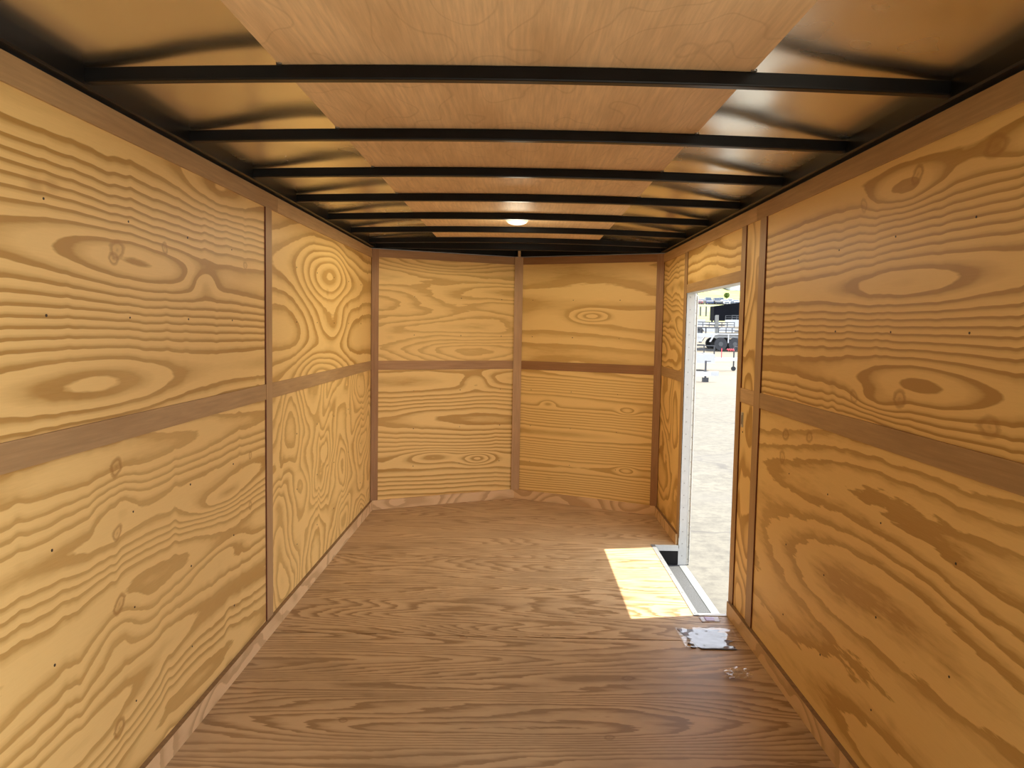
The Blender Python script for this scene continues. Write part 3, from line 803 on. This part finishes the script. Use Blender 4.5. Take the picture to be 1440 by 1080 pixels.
def utility_trailer(loc, rz, label, L=5.0, wd=2.0, zt=0.62, rail=True, tandem=True, bodyh=0.28, group='open trailers parked in the yard', rails_mat=None, body=None, jackwheel=True, sticker=False):
    """open deck trailer, tongue towards +x; origin on the ground under the middle of the deck"""
    body = body or M_TW; rails_mat = rails_mat or M_TG
    t_ = thing('utility_trailer', label, 'trailer', loc, rz, group)
    bm = bmesh.new()
    for s in (-1, 1): bm_box(bm, (-L / 2, s * wd / 2 - .04, zt - bodyh), (L / 2, s * wd / 2 + .04, zt))
    for x in (-L / 2, L / 2 - .08): bm_box(bm, (x, -wd / 2 + .04, zt - bodyh), (x + .08, wd / 2 - .04, zt))
    link('frame', bm, body, t_)
    box('deck', (-L / 2 + .08, -wd / 2 + .04, zt - .09), (L / 2 - .08, wd / 2 - .04, zt - .04), M_DECK, t_)
    bm = bmesh.new()
    for s in (-1, 1):
        a, b_ = Vector((L / 2, s * wd * .42, zt - bodyh * .6)), Vector((L / 2 + 1.35, 0, zt - bodyh * .6))
        d = (b_ - a).normalized(); n_ = Vector((-d.y, d.x, 0)) * .05
        lo = [bm.verts.new((p + Vector((0, 0, -.07)))[:]) for p in (a - n_, a + n_, b_ + n_, b_ - n_)]
        hi = [bm.verts.new((p + Vector((0, 0, .07)))[:]) for p in (a - n_, a + n_, b_ + n_, b_ - n_)]
        bm.faces.new(lo[::-1]); bm.faces.new(hi)
        for i in range(4): bm.faces.new((lo[i], lo[(i + 1) % 4], hi[(i + 1) % 4], hi[i]))
    bm_box(bm, (L / 2 + 1.28, -.06, zt - bodyh * .6 - .07), (L / 2 + 1.62, .06, zt - bodyh * .6 + .09))
    link('tongue', bm, body, t_)
    bm = bmesh.new(); bm_cyl(bm, (L / 2 + 1.18, .12, .16), (L / 2 + 1.18, .12, zt + .35), .035, 10); bm_cyl(bm, (L / 2 + 1.18, .12, zt + .33), (L / 2 + 1.36, .12, zt + .33), .015, 6)
    jk = link('tongue_jack', bm, M_TG, t_)
    if jackwheel:
        bm = bmesh.new(); bm_cyl(bm, (L / 2 + 1.18, .07, .105), (L / 2 + 1.18, .17, .105), .105, 14); link('jack_wheel', bm, M_TY, jk)
    else:
        box('jack_foot', (L / 2 + 1.08, .02, .0), (L / 2 + 1.28, .22, .16), M_TG, jk)
    if rail:
        for s in (-1, 1):
            for z in (zt + .17, zt + .36):
                box('side_rail', (-L / 2, s * wd / 2 - .02, z), (L / 2, s * wd / 2 + .02, z + .045), rails_mat, t_)
            n = int(L / 1.0)
            for i in range(n + 1):
                x = -L / 2 + (L - .05) * i / n
                box('rail_post', (x, s * wd / 2 - .019, zt), (x + .05, s * wd / 2 + .019, zt + .37), rails_mat, t_)
    xs = (-.42, .42) if tandem else (0,)
    for x in xs:
        for s in (-1, 1): wheel_at(t_, x - .3, s * (wd / 2 + .16), .34, .34, .2)
    for s in (-1, 1):
        fender(t_, -.3 - (.92 if tandem else .5), -.3 + (.92 if tandem else .5), s * (wd / 2 + .17), .42, .80, .26, body)
    if sticker:
        o = box('sticker', (-L / 2 + sticker, -wd / 2 - .043, zt - bodyh + .06), (-L / 2 + sticker + .42, -wd / 2 - .039, zt - bodyh + .17), M_YEL, t_)
        o['label'] = 'yellow warning sticker'
    return t_

def gx(px, Y): return at(px, 500, Y).x
# first row: white flat trailer with grey rails, its tongue to the right
pA = utility_trailer((gx(1033, 37) - 3.68, 37, ZG), 0, 'white open trailer with dark grey side rails and red coil by its tongue, front row', L=5.0, zt=.80, bodyh=.42, sticker=3.60)
bm = bmesh.new()
for i in range(26):
    a0, a1 = i * .9, (i + 1) * .9
    bm_cyl(bm, (3.30 + i * .012, -.10 + .05 * math.cos(a0), .98 + .05 * math.sin(a0)), (3.30 + (i + 1) * .012, -.10 + .05 * math.cos(a1), .98 + .05 * math.sin(a1)), .016, 6)
link('brake_coil', bm, M_RED, pA)
bm = bmesh.new(); bm_cyl(bm, (3.05, -.08, .62), (3.05, -.08, 1.05), .02, 6)
link('brake_lead', bm, M_RED, pA)
# low white trailer nearer, tongue and jack only in view
pB = utility_trailer((gx(994, 28.5) - 2.98, 28.5, ZG), 0, 'low white trailer nearest the doorway, only its tongue and jack showing', L=3.6, zt=.42, bodyh=.2, rail=False, tandem=False, jackwheel=False)
pB2 = utility_trailer((gx(994, 28.5) + 13.5, 35.5, ZG), 0, 'white trailer standing far along the front row', L=4.4, zt=.6, rail=True)
# second row: tandem trailer with big wheels under white fenders
pC = thing('car_hauler', 'white tandem trailer with big black wheels under a rounded white fender', 'trailer', (gx(1025.5, 54) - .52, 54, zg(54) - .02), 0, 'open trailers parked in the yard')
bm = bmesh.new()
bm_box(bm, (-4.2, -1.05, .85), (2.6, -.95, 1.12)); bm_box(bm, (-4.2, .95, .85), (2.6, 1.05, 1.12)); bm_box(bm, (-4.2, -.95, .88), (2.6, .95, .96))
bm_box(bm, (-4.2, -1.02, .55), (-1.6, 1.02, .85)); link('frame', bm, M_TW, pC)
for x in (-.42, .52):
    for s in (-1, 1): wheel_at(pC, x, s * 1.2, .42, .42, .26)
for s in (-1, 1): fender(pC, -1.15, 1.20, s * 1.2, .55, 1.10, .34, M_TW)
box('fender_brace', (.02, -1.37, .5), (.10, -1.34, 1.05), M_TW, pC)
bm = bmesh.new()
for x in (-4.1, -3.2, -2.3, -1.4): bm_box(bm, (x, -1.0, 1.12), (x + .07, -.93, 1.5))
bm_box(bm, (-4.2, -1.0, 1.46), (-.4, -.93, 1.54)); link('rear_rail', bm, M_TG, pC)
# rows behind, one after another
rows = [(59, -5.5, 'white deck trailer with dark rails, second from the grass at the left', M_TW, True), (59, 3.4, 'dark grey deck trailer behind the tandem trailer', M_TG, True),
        (65, -2.0, 'white trailer with a brown deck two rows behind the tandem trailer', M_TW, True), (65, 7.0, 'white trailer right of the light post in the third row', M_TW, False),
        (71, -4.5, 'white trailer in the back row nearest the grass bank, left', M_TW, False), (71, 4.0, 'white trailer in the back row in front of the black canopy', M_TW, True)]
for Yd, off, lab, mt, rl in rows:
    cx_ = gx(1008, Yd) + off
    utility_trailer((cx_, Yd, zg(Yd) - .03), 0.03 * math.sin(Yd), lab, L=6.2, zt=.80 + .25 * (Yd > 68), bodyh=.40 + .2 * (Yd > 68), rail=rl, body=mt)
# light post
p = at(1008, 458, 57)
zp = zg(57)
lp = thing('steel_post', 'pale grey post standing between the parked trailers', 'post', (p.x, 57, zp))
bm = bmesh.new(); bm_box(bm, (-.10, -.10, 0), (.10, .10, at(1008, 443, 57).z - zp)); link('shaft', bm, plain('pale_grey_post', (.16, .16, .145), .6), lp)
box('foot_plate', (-.2, -.2, 0), (.2, .2, .03), M_TG, lp)
# black canopy
a = at(1004, 437, 78)
cn = thing('black_canopy', 'long low black canopy roof at the foot of the grass bank', 'canopy', (a.x, 78, zg(80)))
bm = bmesh.new()
z1, z2 = at(999, 430.5, 78).z - zg(80), at(1041, 424.5, 78).z - zg(80)
bm_extr(bm, [(0, .35), (0, z1), (9.0, z1 + (z2 - z1) * 3.0), (9.0, .35)], 'y', 0, 1.6)
# profile is in x-z, so extrude along y
link('roof', bm, M_SHED, cn)
for x in (.1, 4.4, 8.7):
    for y in (.1, 1.3): box('post', (x, y, 0), (x + .15, y + .15, .40), M_TG, cn)
# two fence posts on the bank
for i, (px_, lab) in enumerate(((985, 'left of the two thin dark posts on the grass bank'), (993, 'right of the two thin dark posts on the grass bank'))):
    q0 = at(px_, 438, 96); q1 = at(px_, 431, 96)
    bm = bmesh.new(); bm_cyl(bm, (0, 0, -.9), (0, 0, q1.z - q0.z), .09, 8)
    o = link('fence_post', bm, M_TG, None); o.location = q0
    tag(o, lab, 'post', 'posts on the grass bank')

# vehicles in a row on the gravel lot, noses towards us
def vehicle(x, Y, z, label, col, tall=1.75, wd=1.95):
    t_ = thing('pickup_truck', label, 'truck', (x, Y, z), 0, 'vehicles parked on the hill')
    bm = bmesh.new()
    pr = [(-2.6, .45), (-2.6, 1.0), (-2.45, 1.12), (-1.15, 1.2), (2.6, 1.15), (2.7, .5)]
    lo = [bm.verts.new((-wd / 2, y, z_)) for y, z_ in pr]; hi = [bm.verts.new((wd / 2, y, z_)) for y, z_ in pr]
    bm.faces.new(lo); bm.faces.new(hi[::-1])
    for i in range(len(pr)): bm.faces.new((lo[i], lo[(i + 1) % len(pr)], hi[(i + 1) % len(pr)], hi[i]))
    link('body', bm, col, t_)
    bm = bmesh.new()
    A_ = [bm.verts.new(v) for v in ((-wd * .47, -1.2, 1.18), (wd * .47, -1.2, 1.18), (wd * .47, 1.0, 1.16), (-wd * .47, 1.0, 1.16))]
    B_ = [bm.verts.new(v) for v in ((-wd * .38, -.5, tall), (wd * .38, -.5, tall), (wd * .38, .8, tall), (-wd * .38, .8, tall))]
    bm.faces.new(A_[::-1]); bm.faces.new(B_)
    for i in range(4): bm.faces.new((A_[i], A_[(i + 1) % 4], B_[(i + 1) % 4], B_[i]))
    cb = link('cab', bm, col, t_)
    bm = bmesh.new()
    v4 = [bm.verts.new(v) for v in ((-wd * .42, -1.135, 1.24), (wd * .42, -1.135, 1.24), (wd * .35, -.58, tall - .06), (-wd * .35, -.58, tall - .06))]
    w4 = [bm.verts.new((v.co.x, v.co.y - .03, v.co.z + .02)) for v in v4]
    bm.faces.new(w4); bm.faces.new(v4[::-1])
    for i in range(4): bm.faces.new((v4[i], v4[(i + 1) % 4], w4[(i + 1) % 4], w4[i]))
    link('windscreen', bm, M_GLASS, cb)
    box('grille', (-wd * .3, -2.66, .62), (wd * .3, -2.59, .95), M_GLASS, t_)
    for x_ in (-wd / 2 + .14, wd / 2 - .14):
        for y_ in (-1.7, 1.7):
            bm = bmesh.new(); bm_cyl(bm, (x_ - .13, y_, .40), (x_ + .13, y_, .40), .40, 16); link('wheel', bm, M_TY, t_)
    return t_
VC = {'white': M_TW, 'red': plain('red_car_paint', (.25, .06, .06), .3), 'navy': plain('navy_car_paint', (.03, .05, .12), .3),
      'silver': plain('silver_car_paint', (.13, .15, .18), .3, .3), 'black': plain('black_car_paint', (.02, .02, .022), .3), 'pale blue': plain('pale_blue_car_paint', (.12, .17, .22), .3)}
line = [(981, 'red', 'red pickup truck at the left end of the row on the hill', 1.6), (987.5, 'white', 'white pickup truck right of the red one on the hill', 1.75), (995.5, 'navy', 'tall navy truck in the row on the hill', 2.15),
        (1001.5, 'silver', 'silver pickup right of the navy truck on the hill', 1.7), (1007.5, 'black', 'black pickup in the middle of the row on the hill', 2.1), (1013, 'pale blue', 'pale blue pickup beside the black one on the hill', 2.3),
        (1019, 'white', 'white pickup between the pale blue and the silver grey trucks', 1.6), (1026, 'silver', 'silver grey truck below the lone tree on the hill', 1.95), (1034, 'silver', 'low silver pickup at the right end of the row on the hill', 1.6)]
for i_, (px_, c_, lab, th_) in enumerate(line):
    yy_ = 222 + 7.2 * (i_ % 2)
    vehicle(at(px_, 420.5, yy_).x, yy_, 8.62 + .18 * (i_ % 2), lab, VC[c_], th_)
# small tree above the row
M_LEAF = plain('fresh_leaf', (.09, .14, .02), .8, 0, .3, 3)
q0 = at(1022, 412, 262)
tr = thing('small_tree', 'small bright green tree above the parked trucks', 'tree', (q0.x, 262, 11.4))
bm = bmesh.new(); bm_cyl(bm, (0, 0, -.5), (0, 0, 1.7), .12, 8, .07); link('trunk', bm, M_DECK, tr)
bm = bmesh.new(); rnd = random.Random(8)
for i in range(420):
    d = Vector((rnd.gauss(0, 1), rnd.gauss(0, 1), rnd.gauss(0, 1))).normalized() * rnd.random() ** .4
    c = Vector((d.x * .9, d.y * .9, 1.9 + d.z * .9)); s = .16
    n_ = Vector((rnd.gauss(0, 1), rnd.gauss(0, 1), rnd.gauss(0, 1))).normalized(); qn = n_.to_track_quat('Z', 'Y')
    bm.faces.new([bm.verts.new(c + qn @ Vector(v)) for v in ((-s, -s * .6, 0), (s, -s * .6, 0), (s, s * .6, 0), (-s, s * .6, 0))])
o = link('crown', bm, M_LEAF, tr); o['kind'] = 'stuff'
# white gabled building at the top right
q0 = at(1038, 408, 300)
hb = thing('white_building', 'white gabled building with dark roof edge at top of the hill', 'building', (q0.x, 300, 15.5))
bm = bmesh.new()
bm_extr(bm, [(-3, -1), (-3, 3.0), (3.5, 5.6), (10, 3.0), (10, -1)], 'y', 0, 12); link('walls', bm, M_TW, hb)
bm = bmesh.new()
for (x0_, z0_, x1_, z1_) in ((-3.8, 2.75, 3.5, 5.65), (10.8, 2.75, 3.5, 5.65)):
    A_ = [(x0_, z0_), (x1_, z1_), (x1_, z1_ + .5), (x0_, z0_ + .5)]
    bm_extr(bm, A_, 'y', -.5, 12.5)
link('roof', bm, M_TG, hb)
